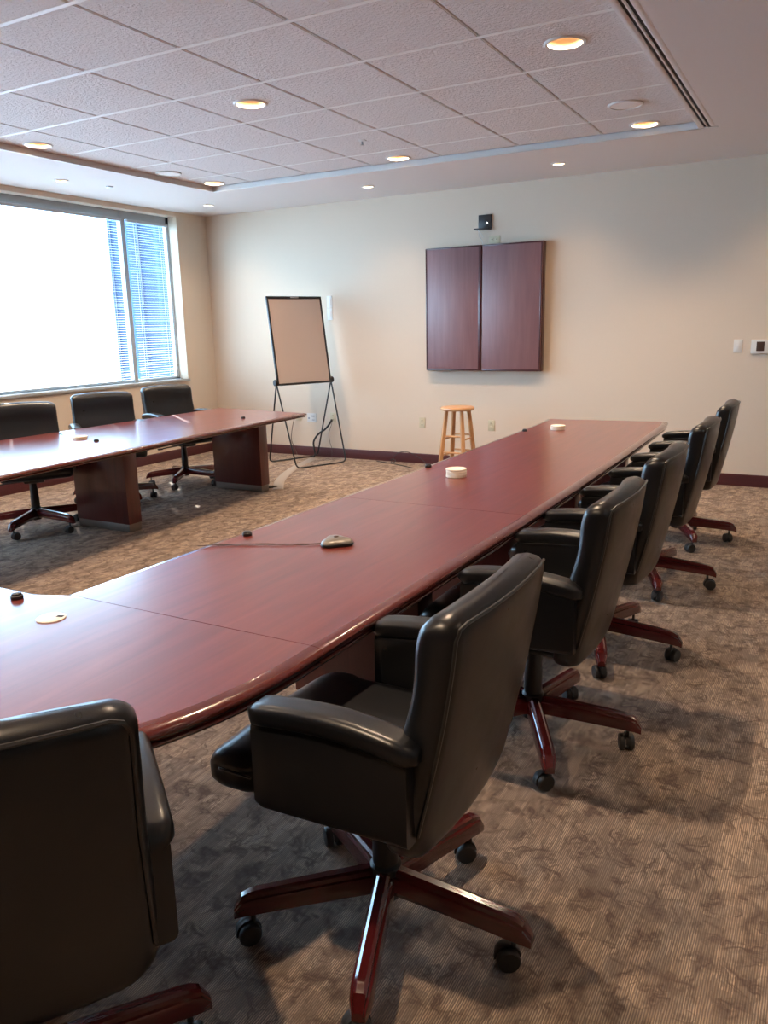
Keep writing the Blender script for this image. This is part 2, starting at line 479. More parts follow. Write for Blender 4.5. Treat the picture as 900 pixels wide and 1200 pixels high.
# ------------------------------------------------------------------ lamps
def lamp_proto(name, label, R, D, cat, rw, energy, angle, bulbr):
    t = thing(name, label, cat)
    b = bmesh.new(); lathe(b, [(R-.006, .004), (R-.004, -.006), (R+rw*.5, -.008), (R+rw, -.003), (R+rw, .001), (R-.006, .004)], cap0=False, cap1=False, n=40)
    from_bm('trim_ring', b, M['trimwhite'], t)
    b = bmesh.new(); lathe(b, [(R-.004, .0), (R-.008, D*.3), (R*.82, D*.7), (R*.55, D), (.004, D*1.01)], cap0=False, n=40)
    from_bm('reflector', b, M['alu'], t)
    b = bmesh.new(); lathe(b, [(.002, D*.55), (bulbr*.6, D*.57), (bulbr, D*.68), (bulbr*.95, D*.8), (bulbr*.5, D*.96)], n=20)
    from_bm('bulb', b, M['bulb'], t)
    return t
def lamp_copy(root, loc, label):
    r = root.copy(); COL.objects.link(r); r.location = loc; r['label'] = label
    for ch in root.children:
        c = ch.copy(); COL.objects.link(c); c.parent = r
    return r
WARM = (1.0, .74, .50)
def lamp_light(parent, z, power, angle, r):
    ld = bpy.data.lights.new('lamp_light', 'SPOT'); ld.energy = power; ld.color = WARM
    ld.spot_size = math.radians(angle); ld.spot_blend = .9; ld.shadow_soft_size = r
    lo = bpy.data.objects.new('lamp_light', ld); COL.objects.link(lo); lo.parent = parent; lo.location = (0, 0, z)
P_DOWN, P_SPOT = 108, 18
dl = lamp_proto('recessed_downlight', '', RD, .12, 'ceiling light', .016, 0, 0, .035)
xn = {-3: 'left', 0: 'middle', 3: 'right'}
jn = {4: 'nearest the far wall', 1: 'second from the far wall', -2: 'third from the far wall', -5: 'fourth from the far wall', -8: 'fifth from the far wall'}
k = 0
for i in (-3, 0, 3):
    for j in (4, 1, -2, -5):
        loc = (*DOWN[k], TZ)
        lab = 'round recessed downlight in the %s row of the tiled ceiling, %s' % (xn[i], jn[j])
        if k == 0: dl.location = loc; dl['label'] = lab; r = dl
        else: r = lamp_copy(dl, loc, lab)
        r['group'] = 'recessed downlights in the tiled ceiling'
        k += 1
DLS = [o for o in COL.objects if o.name.startswith('recessed_downlight')]
for o in DLS: lamp_light(o, .062, P_DOWN, 130, .03)
sp = lamp_proto('small_ceiling_spotlight', '', RS, .07, 'ceiling light', .012, 0, 0, .022)
sl_ = ['above the wall cabinet, right of the tray centre', 'over the easel side of the far wall', 'in the corner between window and far wall', 'near the right end of the far wall', 'beyond the right end of the long table', 'above the window by the second pane', 'above the large window pane', 'above the near end of the window', 'added to light the right carpet, farthest of three', 'added to light the right carpet, middle of three', 'added to light the right carpet, nearest of three']
for k, (p, s_) in enumerate(zip(SPOT, sl_)):
    lab = 'small recessed spotlight in the soffit, '+s_
    if k == 0: sp.location = (*p, ZS); sp['label'] = lab; r = sp
    else: r = lamp_copy(sp, (*p, ZS), lab)
    r['group'] = 'small spotlights in the plaster soffit'
for o in [o for o in COL.objects if o.name.startswith('small_ceiling_spotlight')]: lamp_light(o, .030, P_SPOT, 120, .02)

# ceiling speakers, sprinkler, detector
def ceiling_speaker(i, j, lab, loc=None):
    t = thing('ceiling_speaker', lab, 'speaker', (GX+(i+.5)*TT, GY+(j+.5)*TT, TZ), group='round ceiling speakers')
    b = bmesh.new(); lathe(b, [(.115, 0), (.115, -.006), (.108, -.011), (.098, -.011), (.098, -.006)], cap0=False, cap1=False, n=40); from_bm('bezel', b, M['trimwhite'], t)
    b = bmesh.new(); lathe(b, [(.099, -.006), (.06, -.009), (.002, -.010)], cap0=False, n=40); from_bm('grille', b, M['gridbar'], t)
ceiling_speaker(3, 3, 'round white speaker grille in the ceiling beside the right-hand downlight row')
ceiling_speaker(-3, 3, 'round grey speaker grille in the ceiling tiles near the window side')
t = thing('sprinkler_head', 'small sprinkler head in the ceiling tile near the far edge of the tray', 'sprinkler', (-3.28, 5.62, TZ))
b = bmesh.new(); lathe(b, [(.034, 0), (.032, -.004), (.012, -.007), (.010, -.007)], n=24); from_bm('escutcheon', b, M['trimwhite'], t)
b = bmesh.new(); lathe(b, [(.006, -.006), (.006, -.03), (.016, -.031), (.016, -.033)], n=16); from_bm('nozzle', b, M['metalgrey'], t)
t = thing('smoke_detector', 'tiny flat round fitting in the soffit above the window', 'detector', (-6.1, 5.7, ZS))
b = bmesh.new(); lathe(b, [(.035, 0), (.033, -.008), (.02, -.012)], n=24); from_bm('cover', b, M['metalgrey'], t)

# ------------------------------------------------------------------ window
FX = XL-.13       # room face of the frame
bm = bmesh.new()
FD = .05
MULL = [6.585, 4.10, 1.75]
box(bm, FX-FD, FX, WY0, WY1, WZ1-.085, WZ1)
box(bm, FX-FD, FX, WY0, WY1, WZ0, WZ0+.03)
box(bm, FX-FD, FX, WY1-.045, WY1, WZ0, WZ1)
box(bm, FX-FD, FX, WY0, WY0+.045, WZ0, WZ1)
for y in MULL: box(bm, FX-FD, FX+.012, y-.03, y+.03, WZ0, WZ1, .003)
struct(from_bm('window_1', bm, M['frame'], smooth=False))
w1 = bpy.data.objects['window_1']
bm = bmesh.new(); box(bm, FX-.036, FX-.03, WY0+.02, WY1-.02, WZ0+.02, WZ1-.05)
from_bm('window_pane', bm, M['glass'], w1, smooth=False)
bm = bmesh.new(); box(bm, FX-.02, XL+.018, WY0-.02, WY1+.02, WZ0-.03, WZ0, .004)
from_bm('window_sill', bm, M['frame'], w1)

def blind(ya, yb, ladders, name, label):
    """one venetian blind: headrail, slats, ladder cords, bottom rail"""
    xc = FX+.028
    t = thing(name, label, 'window blind', (xc, (ya+yb)/2, WZ0), group='venetian blinds in the window')
    yc = (ya+yb)/2
    zt = WZ1-.085-WZ0; zb = .035
    b = bmesh.new(); box(b, -.018, .018, ya-yc, yb-yc, zt-.028, zt, .002); from_bm('headrail', b, M['slat'], t)
    b = bmesh.new(); box(b, -.014, .014, ya-yc, yb-yc, zb-.012, zb, .003); from_bm('bottom_rail', b, M['slat'], t)
    b = bmesh.new()
    pitch = .0262; w = .0152; tilt = math.radians(-4); hole = .006
    ys = [ya-yc+.004]
    for l in sorted(ladders): ys += [l-yc-hole, l-yc+hole]
    ys.append(yb-yc-.004)
    prof = [(-w, -.0012), (-w*.35, .0006), (w*.35, .0006), (w, -.0012)]
    th = .0006
    z = zb+.02
    while z < zt-.03:
        pts = []
        for px, pz in prof:
            pts.append((px*math.cos(tilt)-pz*math.sin(tilt), px*math.sin(tilt)+pz*math.cos(tilt)))
        rows = [[b.verts.new((px, y, z+pz+s)) for px, pz in pts] for y in ys for s in (0, th)]
        n = len(ys)
        for q in range(n-1):
            A0, A1, B0, B1 = rows[2*q], rows[2*q+1], rows[2*q+2], rows[2*q+3]
            for c in range(3):
                if c == 1 and q % 2 == 1: continue
                b.faces.new((A0[c], A0[c+1], B0[c+1], B0[c])); b.faces.new((A1[c], B1[c], B1[c+1], A1[c+1]))
            b.faces.new((A0[0], B0[0], B1[0], A1[0])); b.faces.new((A0[3], A1[3], B1[3], B0[3]))
        z += pitch
    bmesh.ops.recalc_face_normals(b, faces=b.faces[:])
    from_bm('slats', b, M['slat'], t, smooth=False)
    for l in ladders:
        b = bmesh.new()
        for dx in (-.0165, .0165): tube(b, [(dx, l-yc, zb), (dx, l-yc, zt-.02)], .0014, 6)
        from_bm('ladder_cord', b, M['cord'], t)
    b = bmesh.new(); tube(b, [(.03, ya-yc+.12, zt-.02), (.034, ya-yc+.12, zt-.9)], .0035, 6)
    from_bm('tilt_wand', b, M['cord'], t)
blind(6.625, 7.245, (6.74, 7.13), 'venetian_blind', 'white venetian blind over the narrow window pane by the room corner')
blind(4.14, 6.545, (4.40, 4.89, 5.37, 5.87, 6.36), 'venetian_blind', 'white venetian blind over the wide bright window pane left of the mullion')
blind(1.79, 4.06, (2.05, 2.6, 3.2, 3.8), 'venetian_blind', 'white venetian blind over the window pane beside the near half of the left table')

# building outside
bm = bmesh.new(); box(bm, -24.8, 12, 23, 40, -12, 26)
tag(from_bm('office_building', bm, M['facade'], smooth=False), 'blue glass office building seen through the right end of the blinds', 'building')
b = bmesh.new()
for k in range(25): box(b, -24.8+k*1.5-.05, -24.8+k*1.5+.05, 22.86, 23, -12, 26)
o = from_bm('facade_fin', b, M['facade'], bpy.data.objects['office_building'], smooth=False)

# ------------------------------------------------------------------ tables
def outline_offset(pts, d, seams=()):
    """inward offset; edges listed in seams (index of their first vertex) stay where they are"""
    n = len(pts); out = []
    for i in range(n):
        a = Vector(pts[i-1]); b = Vector(pts[i]); c = Vector(pts[(i+1) % n])
        e1 = (b-a).normalized(); e2 = (c-b).normalized()
        n1 = Vector((-e1.y, e1.x)); n2 = Vector((-e2.y, e2.x))
        d1 = 0 if (i-1) % n in seams else d; d2 = 0 if i in seams else d
        if d1 == d2:
            m = (n1+n2); m = m/max(m.dot(n1), .3)
            out.append((b.x+m.x*d1, b.y+m.y*d1))
        else:
            det = n1.x*n2.y-n1.y*n2.x
            if abs(det) < .05: out.append((b.x, b.y)); continue
            out.append((b.x+(d1*n2.y-d2*n1.y)/det, b.y+(n1.x*d2-n2.x*d1)/det))
    return out
TH = .725
EDGE = [(.040, TH), (.030, TH-.0006), (.018, TH-.003), (.008, TH-.008), (.002, TH-.016), (0, TH-.024), (.002, TH-.033), (.008, TH-.040), (.017, TH-.044), (.017, TH-.048), (.010, TH-.051), (.008, TH-.056), (.010, TH-.062), (.018, TH-.066), (.06, TH-.066)]
def make_table(name, label, pts, peds, ts=.78, seam_in=.0011, cat='table', group=None, seam_y=()):
    cx = sum(p[0] for p in pts)/len(pts); cy = sum(p[1] for p in pts)/len(pts)
    P = [(x-cx, y-cy) for x, y in pts]
    area = sum(P[i-1][0]*P[i][1]-P[i][0]*P[i-1][1] for i in range(len(P)))
    if area < 0: P.reverse()
    P = outline_offset(P, seam_in)
    seams = [i for i in range(len(P)) if any(abs(P[i][1]+cy-q) < .006 and abs(P[(i+1) % len(P)][1]+cy-q) < .006 for q in seam_y)]
    t = thing(name, label, cat, (cx, cy, 0), group=group)
    b = bmesh.new()
    top = outline_offset(P, .0395, seams)
    vt = [b.verts.new((x, y, TH)) for x, y in top]; vb = [b.verts.new((x, y, TH-.062*ts)) for x, y in top]
    b.faces.new(vt); b.faces.new(list(reversed(vb)))
    for i in range(len(vt)): b.faces.new((vt[i], vt[(i+1) % len(vt)], vb[(i+1) % len(vt)], vb[i]))
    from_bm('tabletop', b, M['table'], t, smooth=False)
    b = bmesh.new()
    secs = [[(x, y, TH+(z_-TH)*ts) for x, y in outline_offset(P, d, seams)] for d, z_ in EDGE]
    rows = [[b.verts.new(p) for p in s] for s in secs]; n = len(P)
    for a, c in zip(rows, rows[1:]):
        for j in range(n): b.faces.new((a[j], c[j], c[(j+1) % n], a[(j+1) % n]))
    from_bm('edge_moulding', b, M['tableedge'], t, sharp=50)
    for (x0, x1, y0, y1) in peds:
        b = bmesh.new(); box(b, x0-cx, x1-cx, y0-cy, y1-cy, .062, TH-.064*ts, .003)
        p = from_bm('pedestal', b, M['panel'], t)
        b = bmesh.new(); box(b, x0-cx+.006, x1-cx-.006, y0-cy+.006, y1-cy-.006, 0, .062, .002)
        from_bm('plinth', b, M['plinth'], p)['label'] = 'grey metal plinth strip'
    return t
YA, YM, YE = 1.51, 3.05, 6.45
def rx(y): # right edge of the long table
    return -1.045+.045*(1-((y-3.6)/2.9)**2)*.9
def lx(y): return -1.995+.04*(1-((y-3.4)/2.9)**2)
def side(f, y0, y1, n=14): return [(f(y0+(y1-y0)*k/n), y0+(y1-y0)*k/n) for k in range(n+1)]
ptsA = side(rx, YA, YM)+list(reversed(side(lx, YA, YM)))
make_table('conference_table', 'mahogany table section holding the microphone pod, between the curved end and the long far section', ptsA, [(-1.78, -1.215, 2.40, 2.52)], group='glossy mahogany conference table sections', seam_y=(YA, YM))
R = side(rx, YM, YE-.2); L = list(reversed(side(lx, YM, YE-.25)))
ptsB = R+[(-1.062, YE+.045), (-2.018, YE-.06)]+L
make_table('conference_table', 'long far mahogany table section with two stacks of cream coasters', ptsB, [(-1.80, -1.235, 3.40, 3.52), (-1.80, -1.235, 4.50, 4.62), (-1.80, -1.235, 5.80, 5.92)], group='glossy mahogany conference table sections', seam_y=(YM,))
# curved end section
ptsC = []
ax, ay = -1.995, YA
A_, B_ = -1.995-rx(YA), .92
nC = 26; ex = 2.55
for k in range(nC+1):
    a = PI/2*k/nC
    c = max(math.cos(a), 0)**(2/ex); s = max(math.sin(a), 0)**(2/ex)
    ptsC.append((rx(YA)-(-A_)*(1-c)*1.0 if False else ax+(-A_)*c, ay-B_*s))
x0h = -3.55
ptsC = ptsC+[(x0h, YA-B_), (x0h, YA-.022), (-2.06, YA-.022), (-1.998, YA)]
make_table('conference_table', 'rounded end section of the mahogany table with a white cable grommet', ptsC, [(-2.75, -2.62, .75, 1.32)], group='glossy mahogany conference table sections', seam_y=(YA,))
# left table by the window
def lfx(y): return -4.26+.27*(6.13-y)/3.4*(.9) if y > 2.4 else -4.0
ptsD = [(-5.43, 1.51), (-4.0, 1.51), (-4.0, 2.4)]+[(lfx(y), y) for y in (2.8, 3.4, 4.0, 4.6, 5.2, 5.7)]+[(-4.25, 6.125), (-5.435, 6.27)]
ptsD = [(x, y) for x, y in ptsD]
make_table('conference_table', 'mahogany table standing in front of the window with three chairs behind it', ptsD, [(-5.13, -4.56, 5.78, 5.90), (-5.13, -4.56, 4.14, 4.27), (-5.13, -4.56, 2.3, 2.43)], ts=.6, group='glossy mahogany conference table sections')

# ------------------------------------------------------------------ things on the tables
def cap(x, y, lab):
    t = thing('cable_port_cap', lab, 'cable cap', (x, y, TH), group='small black caps along the table edges')
    b = bmesh.new(); lathe(b, [(.018, 0), (.0185, .002), (.0185, .010), (.016, .0125)], n=24); from_bm('base', b, M['plastic'], t)
    b = bmesh.new(); lathe(b, [(.0155, .012), (.0145, .0165), (.009, .0185), (.002, .019)], n=20); from_bm('button', b, M['plastic'], t)
cap(-2.065, 1.416, 'small black round cap beside the white cable grommet')
cap(-1.897, 2.298, 'small black round cap beside the microphone pod cable')
cap(-1.911, 3.919, 'small black round cap left of the taller coaster stack')
cap(-1.915, 5.551, 'small black round cap left of the farthest coaster stack')
cap(-4.622, 3.964, 'small black round cap beside the coaster on the window table')
cap(-4.532, 5.534, 'small black round cap near the far end of the window table')
t = thing('cable_grommet', 'flat white round cable grommet in the curved table end', 'grommet', (-1.829, 1.349, TH), .3)
b = bmesh.new(); lathe(b, [(.040, 0), (.040, .002), (.037, .0035), (.002, .0035)], n=36); from_bm('cover', b, M['white'], t)
b = bmesh.new(); box(b, .012, .032, .004, .016, .0034, .0042); from_bm('slot', b, M['black'], t, smooth=False)

def coasters(x, y, n, where, r=.054):
    z = TH
    pos = {1: [''], 2: ['bottom', 'top'], 3: ['bottom', 'middle', 'top'], 4: ['bottom', 'second lowest', 'second highest', 'top']}[n]
    for k in range(n):
        b = bmesh.new(); lathe(b, [(r-.003, 0), (r, .002), (r, .0085), (r-.002, .0105), (r-.012, .0108), (r-.015, .0095), (.002, .0095)], n=40)
        o = from_bm('coaster', b, M['coaster']); o.location = (x+random.uniform(-.002, .002), y+random.uniform(-.002, .002), z)
        z += .0112
        tag(o, ('%s cream coaster of the stack %s' % (pos[k], where)), 'coaster', 'cream round coasters '+where)
    return z
coasters(-1.651, 3.721, 4, 'near the middle of the long table')
coasters(-1.718, 5.725, 3, 'at the far end of the long table')
coasters(-4.857, 4.018, 2, 'on the table by the window')

# microphone pod
t = thing('conference_microphone', 'silver-grey conference microphone pod with a thin cable on the table', 'microphone', (-1.515, 2.335, TH), .25)
b = bmesh.new()
def lobe(r, s, z):
    return [(s*r*(1+.16*math.cos(3*a))*math.cos(a), s*r*(1+.16*math.cos(3*a))*math.sin(a), z) for a in [2*PI*k/48 for k in range(48)]]
loft(b, [lobe(.056, .96, 0), lobe(.056, 1.02, .004), lobe(.056, 1.0, .011)]); from_bm('foot', b, M['plastic'], t)
b = bmesh.new(); loft(b, [lobe(.055, 1.0, .011), lobe(.055, .97, .016), lobe(.055, .85, .022), lobe(.055, .55, .027), lobe(.055, .2, .029)]); from_bm('housing', b, M['silver'], t)
b = bmesh.new(); lathe(b, [(.009, .028), (.009, .031), (.006, .032)], n=20); from_bm('mute_button', b, M['brown_screen'], t)
b = bmesh.new()
wp = [(-1.56, 2.31), (-1.62, 2.27), (-1.70, 2.235), (-1.80, 2.19), (-1.90, 2.13), (-1.955, 2.09)]
pp = smooth_path([(x+1.515, y-2.335, .004) for x, y in wp], 5)
tube(b, [Vector((p[0], p[1]+.004*math.sin(i*.9), p[2])) for i, p in enumerate(pp)], .0018, 6)
tube(b, [Vector((p[0]-.004, p[1]-.004*math.sin(i*.9)-.003, p[2]+.001)) for i, p in enumerate(pp)], .0018, 6)
o = from_bm('cable', b, M['brown_screen'], t); o.rotation_euler = (0, 0, -.25)

# ------------------------------------------------------------------ office chair (faces +y, origin on the floor under the column)
def chair_back_y(z):     # rear surface depth
    u = (z-.40)/.575
    return -.232-.105*u-.010*math.sin(PI*u*.9) + .02*max(0, u-.8)
def make_chair(label):
    t = thing('office_chair', label, 'office chair')
    # backrest
    b = bmesh.new()
    secs = []
    NZ = 44
    for k in range(NZ+1):
        u = k/NZ; u = u+.06*math.sin(2*PI*u)*-1; z = .40+.575*u
        hw = .268+.012*max(0, 1-u/.55)
        dz0 = (z-.40); dz1 = (.975-z)
        if dz0 < .085: hw -= .085*(1-math.sqrt(max(0, 1-(1-dz0/.085)**2)))
        if dz1 < .045: hw -= .042*(1-math.sqrt(max(0, 1-(1-dz1/.045)**2)))
        th = .080+.016*math.exp(-((u-.45)/.22)**2)+.012*math.exp(-((u-.86)/.12)**2)
        full = th
        if dz0 < .03: th *= .45+.55*math.sqrt(max(0, 1-(1-dz0/.03)**2))
        if dz1 < .04: th *= .18+.82*math.sqrt(max(0, 1-(1-dz1/.04)**2))
        yr = chair_back_y(z)
        mid = yr+full*.45
        loop = rrect(hw, th/2, .032, 12, 2, 4)
        bow = .026
        # crown of the front, wings curving forward
        s = []
        for x, y in loop:
            cur = bow*(x/.27)**2
            hh = 0
            if u > .86: hh = -.014*(x/.27)**2*(u-.86)/.14
            s.append((x, mid+y+cur, z+hh))
        secs.append(s)
    loft(b, secs)
    bk = from_bm('backrest', b, M['leather'], t, sharp=60)
    # piping around the rear panel
    path = []
    def rear(x, z):
        return chair_back_y(z)+.026*(x/.27)**2-.0035
    hwp = .255
    zt, zl = .953, .49
    for k in range(13): path.append((-hwp-.010*max(0, 1-k/7), 0, zl+(zt-.03-zl)*k/12))
    path += [(-hwp+.010, 0, zt-.010), (-hwp+.03, 0, zt)]
    for k in range(1, 12): path.append((-hwp+.03+(2*hwp-.06)*k/12, 0, zt+.004*math.sin(PI*k/12)))
    path += [(hwp-.03, 0, zt), (hwp-.010, 0, zt-.010)]
    for k in range(13): path.append((hwp+.010*max(0, (k-5)/7), 0, zt-.03-(zt-.03-zl)*k/12))
    path = [(x, rear(x, z)+(.004 if abs(x) > .23 else 0), z) for x, _, z in path]
    b = bmesh.new(); tube(b, path, .0042, 6); from_bm('piping', b, M['piping'], bk)
    # arms
    for s in (-1, 1):
        b = bmesh.new(); secs = []
        NA = 16
        for k in range(NA+1):
            v = k/NA; y = .162-.385*v
            zb = .460+.018*v; ztp = .672+.024*math.sin(PI*v*.8)-.006*v
            hw = .032
            e = 1.0
            if v < .06: e = .80+.20*math.sqrt(1-(1-v/.06)**2)
            loop = rrect(hw*e, (ztp-zb)/2*(1 if v > .06 else .96+.04*v/.06), .016, 2, 6, 3)
            secs.append([(s*.272+x, y-.012*(1-(z_+.1)/.2)*(v < .3)*0, (zb+ztp)/2+z_) for x, z_ in loop])
        loft(b, secs); ar = from_bm('armrest', b, M['leather'], t, sharp=55)
        b = bmesh.new(); secs = []
        for k in range(NA+1):
            v = k/NA; y = .175-.415*v
            zc = .684+.026*math.sin(PI*v*.8)-.020*v*v
            e = 1.0
            if v < .10: e = .35+.65*math.sqrt(1-(1-v/.10)**2)
            if v > .92: e = .55+.45*math.sqrt(max(0, 1-((v-.92)/.08)**2))
            loop = rrect(.040*e, .026*e, .02*e, 4, 2, 5)
            secs.append([(s*.274+x, y, zc+z_) for x, z_ in loop])
        loft(b, secs); pad = from_bm('arm_pad', b, M['leather'], ar, sharp=70)
    # seat cushion
    b = bmesh.new(); secs = []
    NS = 22
    for k in range(NS+1):
        v = k/NS; y = -.20+.555*v
        hw = .240+(.02*min(1, max(0, (y-.19)/.04)))
        zc = .488+.006*math.sin(PI*v); hh = .052
        if v > .84:
            q = (v-.84)/.16; e = math.sqrt(max(0.0, 1-q*q)); hh *= .10+.90*e; hw -= .035*(1-e); zc -= .010*q
        loop = rrect(hw, hh, .034*max(hh/.052, .12), 12, 2, 4)
        secs.append([(x, y, zc+z_+(.010*(1-(x/.26)**2) if z_ > 0 else 0)) for x, z_ in loop])
    loft(b, secs); st = from_bm('seat', b, M['leather'], t, sharp=60)
    b = bmesh.new()
    pth = [(-.266+.03*max(0, 1-q/.15)*0, .19+q, .487) for q in (0, .05, .1)]
    pth = [(-.262, .20, .500), (-.262, .28, .499), (-.252, .300, .497), (-.225, .323, .495), (-.12, .333, .494), (0, .335, .494), (.12, .333, .494), (.225, .323, .495), (.252, .300, .497), (.262, .28, .499), (.262, .20, .500)]
    tube(b, smooth_path(pth, 4), .0032, 6); from_bm('piping', b, M['piping'], st)
    # under-seat mechanism and lever
    b = bmesh.new(); box(b, -.225, .225, -.18, .20, .425, .445, .006); from_bm('seat_pan', b, M['plastic'], t)
    b = bmesh.new(); box(b, -.075, .075, -.12, .12, .385, .43, .012); tube(b, [(.06, .03, .395), (.20, .04, .392), (.27, .045, .385)], .006, 8)
    box(b, .255, .30, .03, .06, .378, .392, .004)
    from_bm('tilt_mechanism', b, M['plastic'], t)
    # column
    b = bmesh.new(); lathe(b, [(.036, .085), (.040, .10), (.040, .175), (.033, .182), (.032, .27), (.030, .275), (.029, .34), (.027, .345), (.027, .39)], n=28)
    for q in range(9):
        pass
    from_bm('gas_lift_column', b, M['plastic'], t)
    # five legs with casters
    for q in range(5):
        b = bmesh.new(); secs = []
        NL = 18
        for k in range(NL+1):
            v = k/NL; r = .028+.356*v
            zt_ = .172-.026*v-.006*v*v; h = .064-.010*v; w = .0265-.0015*v
            if v > .84:
                e = math.sqrt(max(0, 1-((v-.84)/.16)**2)); zt_ -= .040*(1-e); h = h*(.42+.58*e); w *= .6+.4*e
            # cross section with moulded top ridge
            sec = [(-w, -.064), (w, -.064), (w, -.024), (w*.92, -.018), (w*.70, -.016), (w*.62, -.005), (w*.35, 0), (-w*.35, 0), (-w*.62, -.005), (-w*.70, -.016), (-w*.92, -.018), (-w, -.024)]
            sc = h/.064
            secs.append([(r, a, zt_+c*sc) for a, c in sec])
        loft(b, secs)
        lg = from_bm('leg', b, M['chairwood'], t, sharp=28); lg.rotation_euler = (0, 0, q*2*PI/5)
        b = bmesh.new()
        tube(b, [(0, 0, .088), (0, 0, .045)], .0065, 10)
        for sx in (-1, 1):
            secs = []
            for yy, rr in ((.006, .020), (.006, .0275), (.010, .029), (.021, .029), (.025, .026), (.026, .014)):
                secs.append([(.014+rr*math.cos(2*PI*k/20), sx*yy, .029+rr*math.sin(2*PI*k/20)) for k in range(20)])
            loft(b, secs)
        # hood
        secs = []
        for a in range(8):
            an = math.radians(-10+a*27)
            secs.append([(.014+rr*math.cos(an), yy, .029+rr*math.sin(an)) for yy, rr in ((-.005, .027), (.005, .027), (.005, .033), (-.005, .033))])
        loft(b, secs)
        cs = from_bm('caster', b, M['wheel'], lg, sharp=40); cs.location = (.338, 0, 0); cs.rotation_euler = (0, 0, q*1.3+.4)
    return t
def place_chair(src, first, x, y, facing, legoff, label, group, dz=0):
    """facing: world angle of the chair front; legoff: world angle of the first leg"""
    if first: r = src
    else:
        r = src.copy(); COL.objects.link(r)
        for ch in src.children:
            c = ch.copy(); COL.objects.link(c); c.parent = r
            for gch in ch.children:
                d = gch.copy(); COL.objects.link(d); d.parent = c
    r.location = (x, y, 0); r.rotation_euler = (0, 0, facing-PI/2)
    r['label'] = label; r['group'] = group
    q = 0
    for c in r.children:
        if c.name.split('.')[0] == 'leg':
            c.rotation_euler = (0, 0, legoff+q*2*PI/5-(facing-PI/2))
            for g_ in c.children: g_.rotation_euler = (0, 0, random.uniform(0, 6.28))
            q += 1
    return r
D = math.radians
ch = make_chair('')
G1 = 'black leather armchairs along the right side of the long table'
place_chair(ch, True, -.865, 1.51, D(180), D(2), 'nearest full black leather chair at the long table, whole wooden star base in view', G1)
place_chair(ch, False, -.84, 2.585, D(180), D(9), 'second black leather office chair from the camera on the right side of the long table', G1)
place_chair(ch, False, -.84, 3.50, D(179), D(0), 'third black leather office chair from the camera, middle of the row of five', G1)
place_chair(ch, False, -.83, 4.60, D(180), D(3), 'fourth black leather office chair from the camera on the right side of the long table', G1)
place_chair(ch, False, -.83, 5.67, D(181), D(8), 'farthest black leather office chair of the right-hand row, closest to the far wall', G1)
place_chair(ch, False, -1.245, .715, D(143), D(58), 'black leather office chair seen from behind at the lower left, at the curved table end', 'black leather armchair at the curved table end')
G2 = 'black leather chairs between the window and the left table'
place_chair(ch, False, -5.33, 3.92, D(-30), D(5), 'leftmost black chair behind the window table, partly cut off by the frame', G2)
place_chair(ch, False, -5.50, 4.87, D(-34), D(-10), 'middle black chair of the three between the window and the table', G2)
place_chair(ch, False, -5.55, 5.83, D(-18), D(8), 'black chair behind the window table nearest the room corner', G2)

# ------------------------------------------------------------------ whiteboard cabinet on the far wall
cb = thing('wall_cabinet', 'dark red-brown two-door presentation cabinet hung on the cream wall', 'cabinet', (-3.14, YB, 1.03))
CW, CH, CD = .63, 1.245, .105
b = bmesh.new(); box(b, -CW, CW, -CD+.028, -.0005, 0, CH, .006); from_bm('body', b, M['cabedge'], cb)
for s in (-1, 1):
    b = bmesh.new()
    x0, x1 = (-CW+.004, -.0025) if s < 0 else (.0025, CW-.004)
    box(b, x0, x1, -CD, -CD+.026, .004, CH-.004, .008, 3)
    d = from_bm('door', b, M['cabinet'], cb)
    b = bmesh.new(); 
    if s < 0: box(b, -.034, -.0035, -CD-.0035, -CD-.0002, .004, CH-.004, .001)
    xs = x0 if s < 0 else x1
    box(b, min(xs, xs-s*.014), max(xs, xs-s*.014), -CD-.004, -CD+.0, .006, CH-.006, .002)
    box(b, x0+.01, x1-.01, -CD-.004, -CD, .004, .018, .002); box(b, x0+.01, x1-.01, -CD-.004, -CD, CH-.018, CH-.004, .002)
    bmesh.ops.delete(b, geom=[v for v in b.verts if False], context='VERTS')
    from_bm('door_edging', b, M['cabedge'], d)

# wall-mounted camera above it
t = thing('wall_mounted_device', 'small black device on a bracket shelf on the wall above the cabinet', 'device', (-3.15, YB, 2.40))
b = bmesh.new(); box(b, -.065, .075, -.02, -.0005, .03, .165, .003); from_bm('back_plate', b, M['plastic'], t)
b = bmesh.new(); box(b, -.075, .075, -.12, -.018, .018, .030, .003); from_bm('shelf', b, M['plastic'], t)
b = bmesh.new(); lathe(b, [(.008, 0), (.008, .006), (.006, .008)], n=20); o = from_bm('status_light', b, M['led'], t); o.rotation_euler = (PI/2, 0, 0); o.location = (.03, -.020, .085)
b = bmesh.new(); tube(b, smooth_path([(-.04, -.07, .02), (-.045, -.05, -.03), (-.03, -.02, -.07), (-.02, -.008, -.11)], 5), .0025, 6); tube(b, smooth_path([(-.05, -.08, .02), (-.02, -.05, -.015), (-.01, -.02, -.05)], 5), .002, 6)
from_bm('cable', b, M['cord'], t)

